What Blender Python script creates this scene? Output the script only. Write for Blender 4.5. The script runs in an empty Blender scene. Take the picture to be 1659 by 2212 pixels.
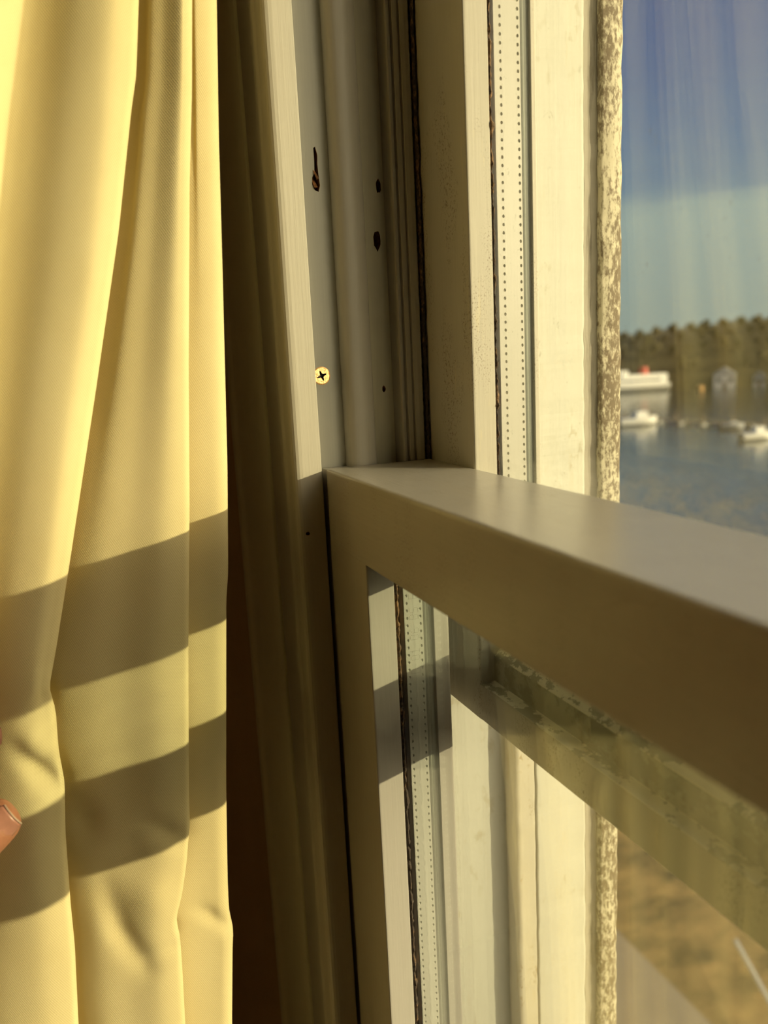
import bpy, bmesh, math, random
from mathutils import Matrix, Vector, noise
random.seed(7)
S = bpy.context.scene
COL = S.collection

# ---------------------------------------------------------------- camera
R = ((0.370588, -0.157809, 0.915293), (0.927502, 0.114907, -0.35572), (-0.049038, 0.980761, 0.188952))
CAM = Vector((0.35026, -0.1087, 0.049011))
cd = bpy.data.cameras.new('camera')
cam = bpy.data.objects.new('camera', cd); COL.objects.link(cam)
M4 = Matrix(R).to_4x4(); M4.translation = CAM
cam.matrix_world = M4
cd.sensor_fit = 'VERTICAL'; cd.sensor_height = 36.0; cd.sensor_width = 27.0
cd.lens = 1740 / 2212 * 36
cd.clip_start = 0.01; cd.clip_end = 3000
cd.dof.use_dof = True; cd.dof.focus_distance = 0.362; cd.dof.aperture_fstop = 9.0
S.camera = cam

# ---------------------------------------------------------------- world, sun, exposure
W = bpy.data.worlds.new('world'); S.world = W; W.use_nodes = True
nt = W.node_tree; nt.nodes.clear()
def N(t, k, **kw):
    n = t.nodes.new(k)
    for a, b in kw.items(): setattr(n, a, b)
    return n
tc = N(nt, 'ShaderNodeTexCoord'); sx = N(nt, 'ShaderNodeSeparateXYZ')
nt.links.new(tc.outputs['Generated'], sx.inputs[0])
mp = N(nt, 'ShaderNodeMapping'); mp.inputs['Scale'].default_value = (1.6, 1.6, 15)
nt.links.new(tc.outputs['Generated'], mp.inputs[0])
cn = N(nt, 'ShaderNodeTexNoise'); cn.inputs['Scale'].default_value = 2.2; cn.inputs['Detail'].default_value = 6
nt.links.new(mp.outputs[0], cn.inputs['Vector'])
ad = N(nt, 'ShaderNodeMath', operation='MULTIPLY_ADD'); ad.inputs[1].default_value = 0.07
nt.links.new(cn.outputs['Fac'], ad.inputs[0])
sb = N(nt, 'ShaderNodeMath', operation='SUBTRACT'); sb.inputs[1].default_value = 0.035
nt.links.new(sx.outputs['Z'], sb.inputs[0]); nt.links.new(sb.outputs[0], ad.inputs[2])
rp = N(nt, 'ShaderNodeValToRGB'); nt.links.new(ad.outputs[0], rp.inputs[0])
stops = [(0.0, (.31, .37, .34)), (.138, (.33, .41, .40)), (.160, (.17, .26, .36)), (.22, (.115, .20, .35)), (.30, (.07, .14, .32)), (.45, (.045, .10, .27)), (1.0, (.03, .08, .22))]
el = rp.color_ramp.elements
while len(el) < len(stops): el.new(.5)
for e, (p, c) in zip(el, stops): e.position = p; e.color = (*c, 1)
# sky brighter and warmer towards the low sun; glow added to lift curtain shade
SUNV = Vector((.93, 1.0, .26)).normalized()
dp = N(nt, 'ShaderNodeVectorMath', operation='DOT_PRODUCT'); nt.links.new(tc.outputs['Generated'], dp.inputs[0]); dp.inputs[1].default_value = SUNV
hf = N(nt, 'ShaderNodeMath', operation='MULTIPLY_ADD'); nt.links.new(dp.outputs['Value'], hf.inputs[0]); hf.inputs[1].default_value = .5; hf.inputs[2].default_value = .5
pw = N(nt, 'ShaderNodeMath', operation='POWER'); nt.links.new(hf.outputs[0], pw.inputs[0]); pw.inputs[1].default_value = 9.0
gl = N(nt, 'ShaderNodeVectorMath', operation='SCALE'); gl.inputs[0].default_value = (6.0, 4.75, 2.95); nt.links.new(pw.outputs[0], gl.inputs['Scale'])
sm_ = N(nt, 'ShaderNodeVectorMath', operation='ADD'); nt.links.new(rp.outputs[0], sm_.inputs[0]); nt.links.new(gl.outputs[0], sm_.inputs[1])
bg = N(nt, 'ShaderNodeBackground'); bg.inputs['Strength'].default_value = 1.0
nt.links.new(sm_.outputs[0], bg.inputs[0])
ow = N(nt, 'ShaderNodeOutputWorld'); nt.links.new(bg.outputs[0], ow.inputs[0])

sun_dir = Vector((.93, 1.0, .26)).normalized()
sd = bpy.data.lights.new('sun', 'SUN'); sd.energy = 4.95; sd.color = (1.0, .82, .50); sd.angle = math.radians(.53)
sun = bpy.data.objects.new('sun', sd); COL.objects.link(sun)
sun.location = (40, 43, 12); sun.rotation_euler = sun_dir.to_track_quat('Z', 'Y').to_euler()
vs = S.view_settings; vs.view_transform = 'Standard'; vs.look = 'None'; vs.gamma = 1.0; vs.exposure = 0.0; vs.use_curve_mapping = False
cy = S.cycles
cy.use_denoising = True; cy.max_bounces = 7; cy.diffuse_bounces = 4; cy.glossy_bounces = 3; cy.transmission_bounces = 3; cy.transparent_max_bounces = 24
cy.use_adaptive_sampling = True; cy.adaptive_threshold = .07; cy.adaptive_min_samples = 16
cy.caustics_reflective = False; cy.caustics_refractive = False

# ---------------------------------------------------------------- materials
def lk(t, a, b): t.links.new(a, b)
def newmat(name):
    m = bpy.data.materials.new(name); m.use_nodes = True
    t = m.node_tree; t.nodes.clear()
    o = N(t, 'ShaderNodeOutputMaterial'); p = N(t, 'ShaderNodeBsdfPrincipled'); lk(t, p.outputs[0], o.inputs[0])
    c = N(t, 'ShaderNodeTexCoord')
    return m, t, p, o, c
def noise_node(t, c, scale, stretch=(1, 1, 1), detail=4, rough=.55):
    mpn = N(t, 'ShaderNodeMapping'); mpn.inputs['Scale'].default_value = stretch
    lk(t, c.outputs['Object'], mpn.inputs[0])
    n = N(t, 'ShaderNodeTexNoise'); n.inputs['Scale'].default_value = scale; n.inputs['Detail'].default_value = detail; n.inputs['Roughness'].default_value = rough
    lk(t, mpn.outputs[0], n.inputs['Vector'])
    return n.outputs['Fac']
def ramp(t, fac, a, b, c0=(0, 0, 0), c1=(1, 1, 1)):
    r = N(t, 'ShaderNodeValToRGB'); e = r.color_ramp.elements
    e[0].position = a; e[1].position = b; e[0].color = (*c0, 1); e[1].color = (*c1, 1)
    lk(t, fac, r.inputs[0]); return r.outputs[0]
def mixc(t, fac, a, b):
    m = N(t, 'ShaderNodeMix', data_type='RGBA')
    if isinstance(fac, float): m.inputs[0].default_value = fac
    else: lk(t, fac, m.inputs[0])
    for i, v in ((6, a), (7, b)):
        if isinstance(v, tuple): m.inputs[i].default_value = (*v, 1)
        else: lk(t, v, m.inputs[i])
    return m.outputs[2]
def bump(t, p, h, dist, strength=1.0, prev=None):
    b = N(t, 'ShaderNodeBump'); b.inputs['Distance'].default_value = dist; b.inputs['Strength'].default_value = strength
    lk(t, h, b.inputs['Height'])
    if prev is not None: lk(t, prev, b.inputs['Normal'])
    lk(t, b.outputs[0], p.inputs['Normal']); return b.outputs[0]
def paint(name, col, rough=.4, axis='z', speck=0.0, dirt=(.16, .10, .05), grain=.00012, worn=0.0, wornc=(.5, .44, .3), spec=.45, speckscale=1500):
    m, t, p, o, c = newmat(name)
    st = {'z': (1, 1, .03), 'x': (.03, 1, 1)}[axis]
    g = noise_node(t, c, 900, st, 5, .6)
    base = mixc(t, ramp(t, g, .35, .7), tuple(v * .95 for v in col), col)
    big = noise_node(t, c, 35, st, 4)
    base = mixc(t, ramp(t, big, .4, .75, (0, 0, 0), (.25, .25, .25)), base, tuple(v * w for v, w in zip(col, (1.0, .92, .78))))
    if speck:
        n1 = noise_node(t, c, speckscale, (1, 1, .7), 3, .6); n2 = noise_node(t, c, 60, (1, 1, .25), 4)
        mm = N(t, 'ShaderNodeMath', operation='MULTIPLY'); lk(t, ramp(t, n1, .56, .64), mm.inputs[0]); lk(t, ramp(t, n2, .5, .62), mm.inputs[1])
        m2 = N(t, 'ShaderNodeMath', operation='MULTIPLY'); lk(t, mm.outputs[0], m2.inputs[0]); m2.inputs[1].default_value = speck
        base = mixc(t, m2.outputs[0], base, dirt)
    if worn:
        n3 = noise_node(t, c, 220, (1, 1, .12), 6, .7)
        m3 = N(t, 'ShaderNodeMath', operation='MULTIPLY'); lk(t, ramp(t, n3, .60, .68), m3.inputs[0]); m3.inputs[1].default_value = worn
        base = mixc(t, m3.outputs[0], base, wornc)
    lk(t, base, p.inputs['Base Color'])
    p.inputs['Roughness'].default_value = rough; p.inputs['Specular IOR Level'].default_value = spec
    bump(t, p, g, grain, .6)
    return m
def plain(name, col, rough=.6, var=.12, scale=60, metal=0.0, bumpd=0.0, stretch=(1, 1, 1)):
    m, t, p, o, c = newmat(name)
    g = noise_node(t, c, scale, stretch, 4)
    lk(t, mixc(t, ramp(t, g, .35, .7), tuple(v * (1 - var) for v in col), tuple(min(1, v * (1 + var)) for v in col)), p.inputs['Base Color'])
    p.inputs['Roughness'].default_value = rough; p.inputs['Metallic'].default_value = metal
    if bumpd: bump(t, p, g, bumpd)
    return m
def weathered(name, col, grime, lo, hi, scale=350, stretch=(1, 1, .35), rough=.75):
    m, t, p, o, c = newmat(name)
    n = noise_node(t, c, scale, stretch, 8, .72); n2 = noise_node(t, c, 40, (1, 1, .3), 4)
    am = N(t, 'ShaderNodeMath', operation='MULTIPLY_ADD'); lk(t, n2, am.inputs[0]); am.inputs[1].default_value = .6; 
    s = N(t, 'ShaderNodeMath', operation='SUBTRACT'); lk(t, n, s.inputs[0]); s.inputs[1].default_value = .3; lk(t, s.outputs[0], am.inputs[2])
    cc = mixc(t, ramp(t, am.outputs[0], lo, hi), col, grime)
    lk(t, cc, p.inputs['Base Color']); p.inputs['Roughness'].default_value = rough
    bump(t, p, n, .0004, .7)
    return m
def glass(name, tint=(.972, .985, .968), haze=.005, scum=0.0, zlo=0.0, zhi=.02):
    m, t, p, o, c = newmat(name); t.nodes.remove(p)
    geo = N(t, 'ShaderNodeNewGeometry')
    dt = N(t, 'ShaderNodeVectorMath', operation='DOT_PRODUCT'); lk(t, geo.outputs['Normal'], dt.inputs[0]); lk(t, geo.outputs['Incoming'], dt.inputs[1])
    ab = N(t, 'ShaderNodeMath', operation='ABSOLUTE'); lk(t, dt.outputs['Value'], ab.inputs[0])
    iv = N(t, 'ShaderNodeMath', operation='SUBTRACT'); iv.inputs[0].default_value = 1.0; lk(t, ab.outputs[0], iv.inputs[1])
    pw = N(t, 'ShaderNodeMath', operation='POWER'); lk(t, iv.outputs[0], pw.inputs[0]); pw.inputs[1].default_value = 5.0
    fr = N(t, 'ShaderNodeMath', operation='MULTIPLY_ADD'); lk(t, pw.outputs[0], fr.inputs[0]); fr.inputs[1].default_value = .972; fr.inputs[2].default_value = .028
    tr = N(t, 'ShaderNodeBsdfTransparent'); tr.inputs[0].default_value = (*tint, 1)
    gl = N(t, 'ShaderNodeBsdfGlossy'); gl.inputs['Roughness'].default_value = 0.0; gl.inputs['Color'].default_value = (1, 1, 1, 1)
    mx = N(t, 'ShaderNodeMixShader'); lk(t, fr.outputs[0], mx.inputs[0]); lk(t, tr.outputs[0], mx.inputs[1]); lk(t, gl.outputs[0], mx.inputs[2])
    df = N(t, 'ShaderNodeBsdfDiffuse'); df.inputs[0].default_value = (.7, .7, .66, 1)
    if not scum:      # clean pane: a thin even film of dust only
        m2 = N(t, 'ShaderNodeMixShader'); m2.inputs[0].default_value = haze; lk(t, mx.outputs[0], m2.inputs[1]); lk(t, df.outputs[0], m2.inputs[2])
        lk(t, m2.outputs[0], o.inputs[0]); return m
    n = noise_node(t, c, 90, (1, 1, 1), 2, .7)
    hz = N(t, 'ShaderNodeMath', operation='MULTIPLY'); lk(t, n, hz.inputs[0]); hz.inputs[1].default_value = haze * 2
    fac = hz.outputs[0]
    spk = ramp(t, noise_node(t, c, 700, (1, 1, 1), 2, .5), .735, .75)
    s2 = N(t, 'ShaderNodeMath', operation='MULTIPLY_ADD'); lk(t, spk, s2.inputs[0]); s2.inputs[1].default_value = .25; lk(t, fac, s2.inputs[2]); fac = s2.outputs[0]
    if scum:
        sp = N(t, 'ShaderNodeSeparateXYZ'); lk(t, c.outputs['Object'], sp.inputs[0])
        mr = N(t, 'ShaderNodeMapRange'); lk(t, sp.outputs['Z'], mr.inputs[0]); mr.inputs[1].default_value = zhi; mr.inputs[2].default_value = zlo
        nn = noise_node(t, c, 150, (.6, 1, 1), 5, .66)
        mr2 = N(t, 'ShaderNodeMapRange'); lk(t, sp.outputs['Z'], mr2.inputs[0]); mr2.inputs[1].default_value = -.040; mr2.inputs[2].default_value = -.010; mr2.inputs[3].default_value = .25
        mz = N(t, 'ShaderNodeMath', operation='MULTIPLY'); lk(t, mr.outputs[0], mz.inputs[0]); lk(t, mr2.outputs[0], mz.inputs[1])
        mr3 = N(t, 'ShaderNodeMapRange'); lk(t, sp.outputs['X'], mr3.inputs[0]); mr3.inputs[1].default_value = .105; mr3.inputs[2].default_value = .155; mr3.inputs[3].default_value = .15
        mz2 = N(t, 'ShaderNodeMath', operation='MULTIPLY'); lk(t, mz.outputs[0], mz2.inputs[0]); lk(t, mr3.outputs[0], mz2.inputs[1]); mz = mz2
        mm = N(t, 'ShaderNodeMath', operation='MULTIPLY'); lk(t, mz.outputs[0], mm.inputs[0]); lk(t, ramp(t, nn, .44, .60), mm.inputs[1])
        fl = ramp(t, noise_node(t, c, 110, (1, 1, .6), 5, .8), .665, .69)
        mf_ = N(t, 'ShaderNodeMath', operation='MULTIPLY_ADD'); lk(t, fl, mf_.inputs[0]); mf_.inputs[1].default_value = .22; lk(t, fac, mf_.inputs[2]); fac = mf_.outputs[0]
        m3 = N(t, 'ShaderNodeMath', operation='MULTIPLY_ADD'); lk(t, mm.outputs[0], m3.inputs[0]); m3.inputs[1].default_value = scum; lk(t, fac, m3.inputs[2]); fac = m3.outputs[0]
    m2 = N(t, 'ShaderNodeMixShader'); lk(t, fac, m2.inputs[0]); lk(t, mx.outputs[0], m2.inputs[1]); lk(t, df.outputs[0], m2.inputs[2])
    lk(t, m2.outputs[0], o.inputs[0])
    return m

M = {}
M['stop'] = paint('painted_wood_stop', (.52, .49, .41), .42, grain=.00014)
M['channel'] = paint('painted_wood_channel', (.56, .56, .50), .38, grain=.00006)
M['sash_in'] = paint('painted_sash', (.48, .455, .41), .22, 'x', grain=.00018, speck=.35, dirt=(.12, .09, .06), spec=.36)
M['sash_v'] = paint('painted_sash_stile', (.48, .455, .41), .24, grain=.00008)
M['sash_up'] = paint('painted_sash_upper', (.49, .46, .38), .5, speck=.8, worn=.45, wornc=(.62, .55, .36), grain=.0001)
M['casing'] = paint('painted_casing', (.76, .72, .54), .45, grain=.0001)
M['outer_a'] = paint('outer_frame_paint', (.56, .53, .44), .6, speck=.9, speckscale=420, dirt=(.30, .21, .10), worn=.5, wornc=(.50, .40, .22))
M['outer_b'] = paint('outer_board_paint', (.55, .55, .48), .65, speck=.5, speckscale=160, dirt=(.36, .31, .20), worn=.35, wornc=(.48, .43, .32))
M['outer_d'] = weathered('weathered_paint', (.60, .55, .40), (.16, .12, .07), .42, .56, scale=460, stretch=(1, 1, .5))
M['bare'] = weathered('bare_grey_wood', (.34, .31, .25), (.11, .09, .06), .5, .68, 200, (1, 1, .06))
M['rail_up'] = weathered('grimy_rail_paint', (.40, .40, .31), (.24, .24, .18), .47, .56, scale=90, stretch=(.8, 1, 1), rough=.5)
M['ledge'] = weathered('flaking_lit_ledge', (.74, .72, .60), (.30, .30, .23), .52, .55, scale=120, stretch=(.8, 1, 1), rough=.5)  # pale base paints in the ledge's catch of sky light; flakes are wear
M['seal'] = weathered('old_sealant', (.035, .022, .014), (.22, .12, .05), .50, .62, 700, (1, 1, .4))
M['spacer'] = paint('spacer_metal', (.52, .51, .45), .35, grain=.00005)
M['spacer_lo'] = paint('spacer_metal_grey', (.46, .47, .41), .35, grain=.00004)
M['butyl'] = plain('butyl_seal', (.16, .17, .14), .5, .3, 300, stretch=(1, 1, .05))
M['dot'] = plain('printed_dot', (.13, .12, .08), .7)
M['glass_up'] = glass('upper_glass', scum=.30, zlo=.002, zhi=.013)
M['glass_up2'] = glass('upper_glass_outer', haze=.008)
M['glass_lo'] = glass('lower_glass', haze=.005)
M['rawwood'] = plain('raw_wood', (.30, .13, .04), .8, .5, 500)
M['brass'] = plain('brass', (.85, .52, .24), .38, .12, 1500, metal=.75, bumpd=.0002)
M['socket'] = plain('screw_recess', (.05, .03, .015), .6)
M['wall'] = plain('wall_plaster', (.58, .43, .25), .85, .05, 6)
M['ceil'] = plain('ceiling_plaster', (.62, .47, .30), .9, .03, 6)
M['floor'] = plain('floor_boards', (.26, .13, .06), .5, .2, 8, stretch=(1, .08, 1))
M['facade'] = plain('facade_boards', (.72, .68, .55), .8, .08, 5)

def fabric():
    m, t, p, o, c = newmat('curtain_cloth')
    big = noise_node(t, c, 25, (1, 1, .6), 4)
    base = mixc(t, ramp(t, big, .35, .75), (.79, .67, .35), (.85, .735, .405))
    lk(t, base, p.inputs['Base Color']); p.inputs['Roughness'].default_value = .9; p.inputs['Specular IOR Level'].default_value = .15
    p.inputs['Sheen Weight'].default_value = .15
    hs = []
    for rot in (.95, -.5):
        mpn = N(t, 'ShaderNodeMapping'); mpn.inputs['Rotation'].default_value = (rot, 0, 0); lk(t, c.outputs['Object'], mpn.inputs[0])
        w = N(t, 'ShaderNodeTexWave', bands_direction='Y'); w.inputs['Scale'].default_value = 420; w.inputs['Distortion'].default_value = .6; w.inputs['Detail'].default_value = 1
        lk(t, mpn.outputs[0], w.inputs['Vector']); hs.append(w.outputs['Fac'])
    mm = N(t, 'ShaderNodeMath', operation='MULTIPLY'); lk(t, hs[0], mm.inputs[0]); lk(t, hs[1], mm.inputs[1])
    b = bump(t, p, mm.outputs[0], .00016, .4)
    tl = N(t, 'ShaderNodeBsdfTranslucent'); lk(t, base, tl.inputs[0])
    mx = N(t, 'ShaderNodeMixShader'); mx.inputs[0].default_value = .12
    lk(t, p.outputs[0], mx.inputs[1]); lk(t, tl.outputs[0], mx.inputs[2]); lk(t, mx.outputs[0], o.inputs[0])
    return m
M['cloth'] = fabric()
def skinmat():
    m, t, p, o, c = newmat('skin')
    g = noise_node(t, c, 120, (1, 1, 1), 5)
    lk(t, mixc(t, ramp(t, g, .35, .7), (.42, .165, .09), (.50, .22, .13)), p.inputs['Base Color'])
    p.inputs['Roughness'].default_value = .5; p.inputs['Subsurface Weight'].default_value = .15; p.inputs['Subsurface Radius'].default_value = (.004, .0015, .001); p.inputs['Subsurface Scale'].default_value = 1.0
    bump(t, p, noise_node(t, c, 900, (1, 1, 1), 4), .00015, .5)
    return m
M['skin'] = skinmat()
M['nail'] = plain('nail', (.52, .235, .17), .32, .08, 200)
M['nail_edge'] = plain('nail_edge', (.62, .44, .33), .5, .1, 200)

# ---------------------------------------------------------------- helpers
def link(name, verts, faces, mat, parent=None, smooth=False, kind=None):
    me = bpy.data.meshes.new(name); me.from_pydata(verts, [], faces); me.update()
    bm = bmesh.new(); bm.from_mesh(me); bmesh.ops.recalc_face_normals(bm, faces=bm.faces); bm.to_mesh(me); bm.free()
    if smooth: me.shade_smooth()
    return obj(name, me, mat, parent, kind)
def obj(name, me, mat, parent=None, kind=None):
    o = bpy.data.objects.new(name, me); COL.objects.link(o)
    if mat is not None:
        me.materials.clear(); me.materials.append(M[mat] if isinstance(mat, str) else mat)
    if parent is not None:
        o.parent = parent; o.matrix_parent_inverse = Matrix.Translation(parent.location).inverted()
    if kind: o['kind'] = kind
    return o
def empty(name, loc, label=None, cat=None, group=None, kind=None):
    o = bpy.data.objects.new(name, None); COL.objects.link(o); o.location = loc; o.empty_display_size = .05
    tag(o, label, cat, group, kind); return o
def tag(o, label=None, cat=None, group=None, kind=None):
    for k, v in (('label', label), ('category', cat), ('group', group), ('kind', kind)):
        if v: o[k] = v
    return o
def rounded(pts, r, seg=3):
    """round the corners of a closed polygon; r: one radius or one per corner"""
    n = len(pts); out = []
    rs = r if isinstance(r, (list, tuple)) else [r] * n
    for i in range(n):
        p0, p, p1 = Vector(pts[i - 1]), Vector(pts[i]), Vector(pts[(i + 1) % n])
        rr = min(rs[i], (p - p0).length * .45, (p - p1).length * .45)
        if rr < 1e-6: out.append(tuple(p)); continue
        a = p + (p0 - p).normalized() * rr; b = p + (p1 - p).normalized() * rr
        for k in range(seg + 1):
            u = k / seg; out.append(tuple((1 - u) ** 2 * a + 2 * u * (1 - u) * p + u * u * b))
    return out
def extrude(name, prof, axis, levels, mat, parent=None, wob=0.0, flip=None, smooth=False, freq=14):
    """sweep a closed 2-D outline along an axis ('z': outline is x,y; 'x': outline is y,z)"""
    if flip is not None: prof = [(flip - a, b) for a, b in prof]
    n = len(prof); V = []; F = []
    for L in levels:
        for i, (a, b) in enumerate(prof):
            da = db = 0
            if wob:
                q = noise.noise_vector(Vector((a * 80, b * 80, L * freq)) + Vector((3, 5, 7)))
                da, db = q.x * wob, q.y * wob
            V.append((a + da, b + db, L) if axis == 'z' else (L, a + da, b + db))
    m = len(levels)
    for j in range(m - 1):
        for i in range(n):
            k = (i + 1) % n
            F.append((j * n + i, j * n + k, (j + 1) * n + k, (j + 1) * n + i))
    F.append(tuple(range(n - 1, -1, -1))); F.append(tuple((m - 1) * n + i for i in range(n)))
    o = link(name, V, F, mat, parent, smooth)
    return o
def lin(a, b, n): return [a + (b - a) * i / n for i in range(n + 1)]
def box(name, x, y, z, mat, parent=None, kind=None):
    V = [(a, b, c) for a in x for b in y for c in z]
    F = [(0, 1, 3, 2), (4, 6, 7, 5), (0, 4, 5, 1), (2, 3, 7, 6), (0, 2, 6, 4), (1, 5, 7, 3)]
    return link(name, V, F, mat, parent, kind=kind)
def join_bm(name, parts, mat, parent=None, smooth=False, kind=None):
    V = []; F = []
    for v, f in parts:
        k = len(V); V += v; F += [tuple(i + k for i in q) for q in f]
    return link(name, V, F, mat, parent, smooth, kind)

WID = .90            # width of the opening
ZT, ZB = .74, -.72   # head and sill
ZL = lin(ZB, ZT, 60); ZLF = lin(ZB, ZT, 420)

# ================================================================ room shell
def wall_with_hole(name, x0, x1, z0, z1, hx0, hx1, hz0, hz1, y0, y1, mat):
    ps = []
    def bx(a, b, c, d):
        V = [(p, q, r) for p in (a, b) for q in (y0, y1) for r in (c, d)]
        F = [(0, 1, 3, 2), (4, 6, 7, 5), (0, 4, 5, 1), (2, 3, 7, 6), (0, 2, 6, 4), (1, 5, 7, 3)]
        ps.append((V, F))
    bx(x0, hx0, z0, z1); bx(hx1, x1, z0, z1); bx(hx0, hx1, hz1, z1); bx(hx0, hx1, z0, hz0)
    return join_bm(name, ps, mat, kind='structure')
RX0, RX1, RY0, ZF, ZC = -1.3, 2.3, -3.0, -1.45, 1.15
wall_with_hole('wall_front', RX0, RX1, ZF, ZC, -.0225, WID + .0225, ZB - .02, ZT + .02, -.003, .164, 'wall')
box('wall_back', (RX0 - .1, RX1 + .1), (RY0 - .1, RY0), (ZF, ZC), 'wall', kind='structure')
box('wall_left', (RX0 - .1, RX0), (RY0, .164), (ZF, ZC), 'wall', kind='structure')
box('wall_right', (RX1, RX1 + .1), (RY0, .164), (ZF, ZC), 'wall', kind='structure')
box('floor', (RX0 - .1, RX1 + .1), (RY0 - .1, .164), (ZF - .1, ZF), 'floor', kind='structure')
box('ceiling', (RX0 - .1, RX1 + .1), (RY0 - .1, .164), (ZC, ZC + .1), 'ceil', kind='structure')

# ================================================================ window frame (setting)
win = empty('window_1', (0, .08, ZB), kind='structure')
tag(win, 'old painted wooden sliding sash window frame with sash channels')
XF = -.0050   # outer channel floor
def both(name, prof, mat, wob=0.0, smooth=False, lv=ZL, freq=14):
    a = extrude(name, prof, 'z', lv, mat, win, wob, None, smooth, freq)
    extrude(name, prof, 'z', lin(lv[0], lv[-1], 2), mat, win, 0, WID, smooth)
    return a
# inner sash channel board, with the gouge and screw pilot cut into it
ch = both('channel_board', [(-.0218, -.0019), (-.008, -.0019), (-.008, .0126), (-.0218, .0126)], 'channel')
both('parting_bead', rounded([(-.0218, .0127), (-.0024, .0127), (.0002, .0150), (.0004, .0205), (-.0030, .0266), (-.0218, .0268)], [0, .0014, .0022, .004, .0016, 0], 4), 'stop', .00012, True)
ch2 = both('channel_board', [(-.0218, .0269), (-.0105, .0269), (-.0105, .0392), (-.0218, .0392)], 'channel')
ch2.data.materials[0] = M['casing']
both('guide_strip', [(-.0218, .0393), (-.0015, .0393), (-.0005, .0398), (-.0005, .0408), (-.0022, .0412), (-.0022, .0420), (-.0002, .0425), (-.0002, .0445), (-.0016, .0449), (-.0016, .0455), (.0002, .0460), (.0004, .0478), (.0002, .0499), (-.0014, .0506), (-.0218, .0506)], 'stop', .0001)
# outer channel lining below and behind the upper sash, outer stop and outer boards
both('outer_channel', [(-.0300, .0507), (XF, .0507), (XF, .0926), (-.0300, .0926)], 'outer_b')
both('outer_stop', rounded([(-.0300, .0927), (.0046, .0927), (.0058, .0945), (.0062, .1046), (-.0300, .1046)], [0, .0012, .001, .0012, 0]), 'outer_a', .0004, lv=ZLF, freq=110)
both('outer_board', rounded([(-.0300, .1047), (.0070, .1047), (.0066, .1368), (-.0300, .1370)], [0, .0012, .0018, 0]), 'outer_b', .0005, lv=ZLF, freq=110)
both('bare_strip', [(-.0300, .1384), (.0010, .1384), (.0022, .1392), (.0018, .1420), (.0026, .1468), (-.0300, .1468)], 'bare', .0006, lv=ZLF, freq=110)
both('outer_casing', rounded([(-.0700, .1650), (-.0300, .1470), (.0060, .1470), (.0072, .1520), (.0062, .1595), (-.0700, .1850)], [0, 0, .0012, .003, .0035, 0], 4), 'outer_d', .0007, lv=ZLF, freq=110)
# inside stop lining
stl = both('stop_lining', rounded([(-.0440, -.0030), (-.0440, -.0147), (-.0180, -.0147), (-.0168, -.0160), (-.0128, -.0160), (-.0112, -.0150), (.0000, -.0150), (.0000, -.0020), (-.0080, -.0020)],
     [0, .0008, .0006, .0012, .0012, .0008, .0042, .0003, 0], 5), 'stop', .00012, False)
# head and sill of the frame
box('head', (-.02, WID + .02), (-.0145, .1645), (ZT, ZT + .02), 'stop', win)
box('sill', (-.02, WID + .02), (-.0145, .20), (ZB - .02, ZB), 'stop', win)

def cut(o, cutters):
    """real holes: boolean difference, the hole walls keep the cutter's raw wood"""
    o.data.materials.append(M['rawwood'])
    for c in cutters:
        c.data.materials.clear(); c.data.materials.append(M['rawwood'])
        md = o.modifiers.new('hole', 'BOOLEAN'); md.object = c; md.operation = 'DIFFERENCE'; md.solver = 'EXACT'
        try: md.material_mode = 'TRANSFER'
        except Exception: pass
    bpy.context.view_layer.update()
    dg = bpy.context.evaluated_depsgraph_get()
    me = bpy.data.meshes.new_from_object(o.evaluated_get(dg), depsgraph=dg)
    o.modifiers.clear(); o.data = me
    for c in cutters: bpy.data.objects.remove(c, do_unlink=True)
def cutter(x0, x1, loop):
    n = len(loop); V = [(x0, a, b) for a, b in loop] + [(x1, a, b) for a, b in loop]
    F = [(i, (i + 1) % n, n + (i + 1) % n, n + i) for i in range(n)] + [tuple(range(n - 1, -1, -1)), tuple(range(n, 2 * n))]
    return link('cutter', V, F, 'rawwood')
def blob(cy_, cz_, ry, rz, n=12, jit=.25, sd=1):
    rr = random.Random(sd)
    return [(cy_ + ry * math.cos(6.2832 * i / n) * (1 + rr.uniform(-jit, jit)), cz_ + rz * math.sin(6.2832 * i / n) * (1 + rr.uniform(-jit, jit))) for i in range(n)]
gouge = [(.0054, .1225), (.0072, .1218), (.0080, .1245), (.0076, .1290), (.0074, .1330), (.0076, .1370), (.0068, .1405), (.0060, .1400), (.0060, .1340), (.0058, .1295), (.0046, .1278), (.0044, .1250)]
cut(ch, [cutter(-.0145, .01, gouge), cutter(-.018, .01, blob(.0010, .0420, .0017, .0017, 10, 0, 3))])
cut(ch2, [cutter(-.0185, .01, blob(.0367, .1255, .0013, .0030, 12, .2, 4)), cutter(-.0185, .01, blob(.0347, .1016, .0017, .0042, 12, .2, 5)), cutter(-.0185, .01, blob(.0346, .0340, .0009, .0015, 10, .15, 6))])
cut(stl, [cutter(-.006, .01, blob(-.0106, -.0290, .0010, .0009, 10, .15, 9))])
# splintered wood curl in the gouge
sp = [((-.0080, .0056, .1310), (-.0060, .0066, .1268), .0006), ((-.0085, .0050, .1275), (-.0070, .0058, .1235), .0008)]
for a, b, w in sp:
    link('splinter', [(a[0], a[1] - w, a[2]), (a[0] - .001, a[1] + w, a[2]), (b[0], b[1] + w, b[2]), (b[0], b[1] - w, b[2]), (a[0] - .002, a[1], a[2]), (b[0] - .002, b[1], b[2])],
         [(0, 1, 2, 3), (0, 3, 5, 4), (1, 4, 5, 2), (0, 4, 1), (3, 2, 5)], 'rawwood', win)

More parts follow.
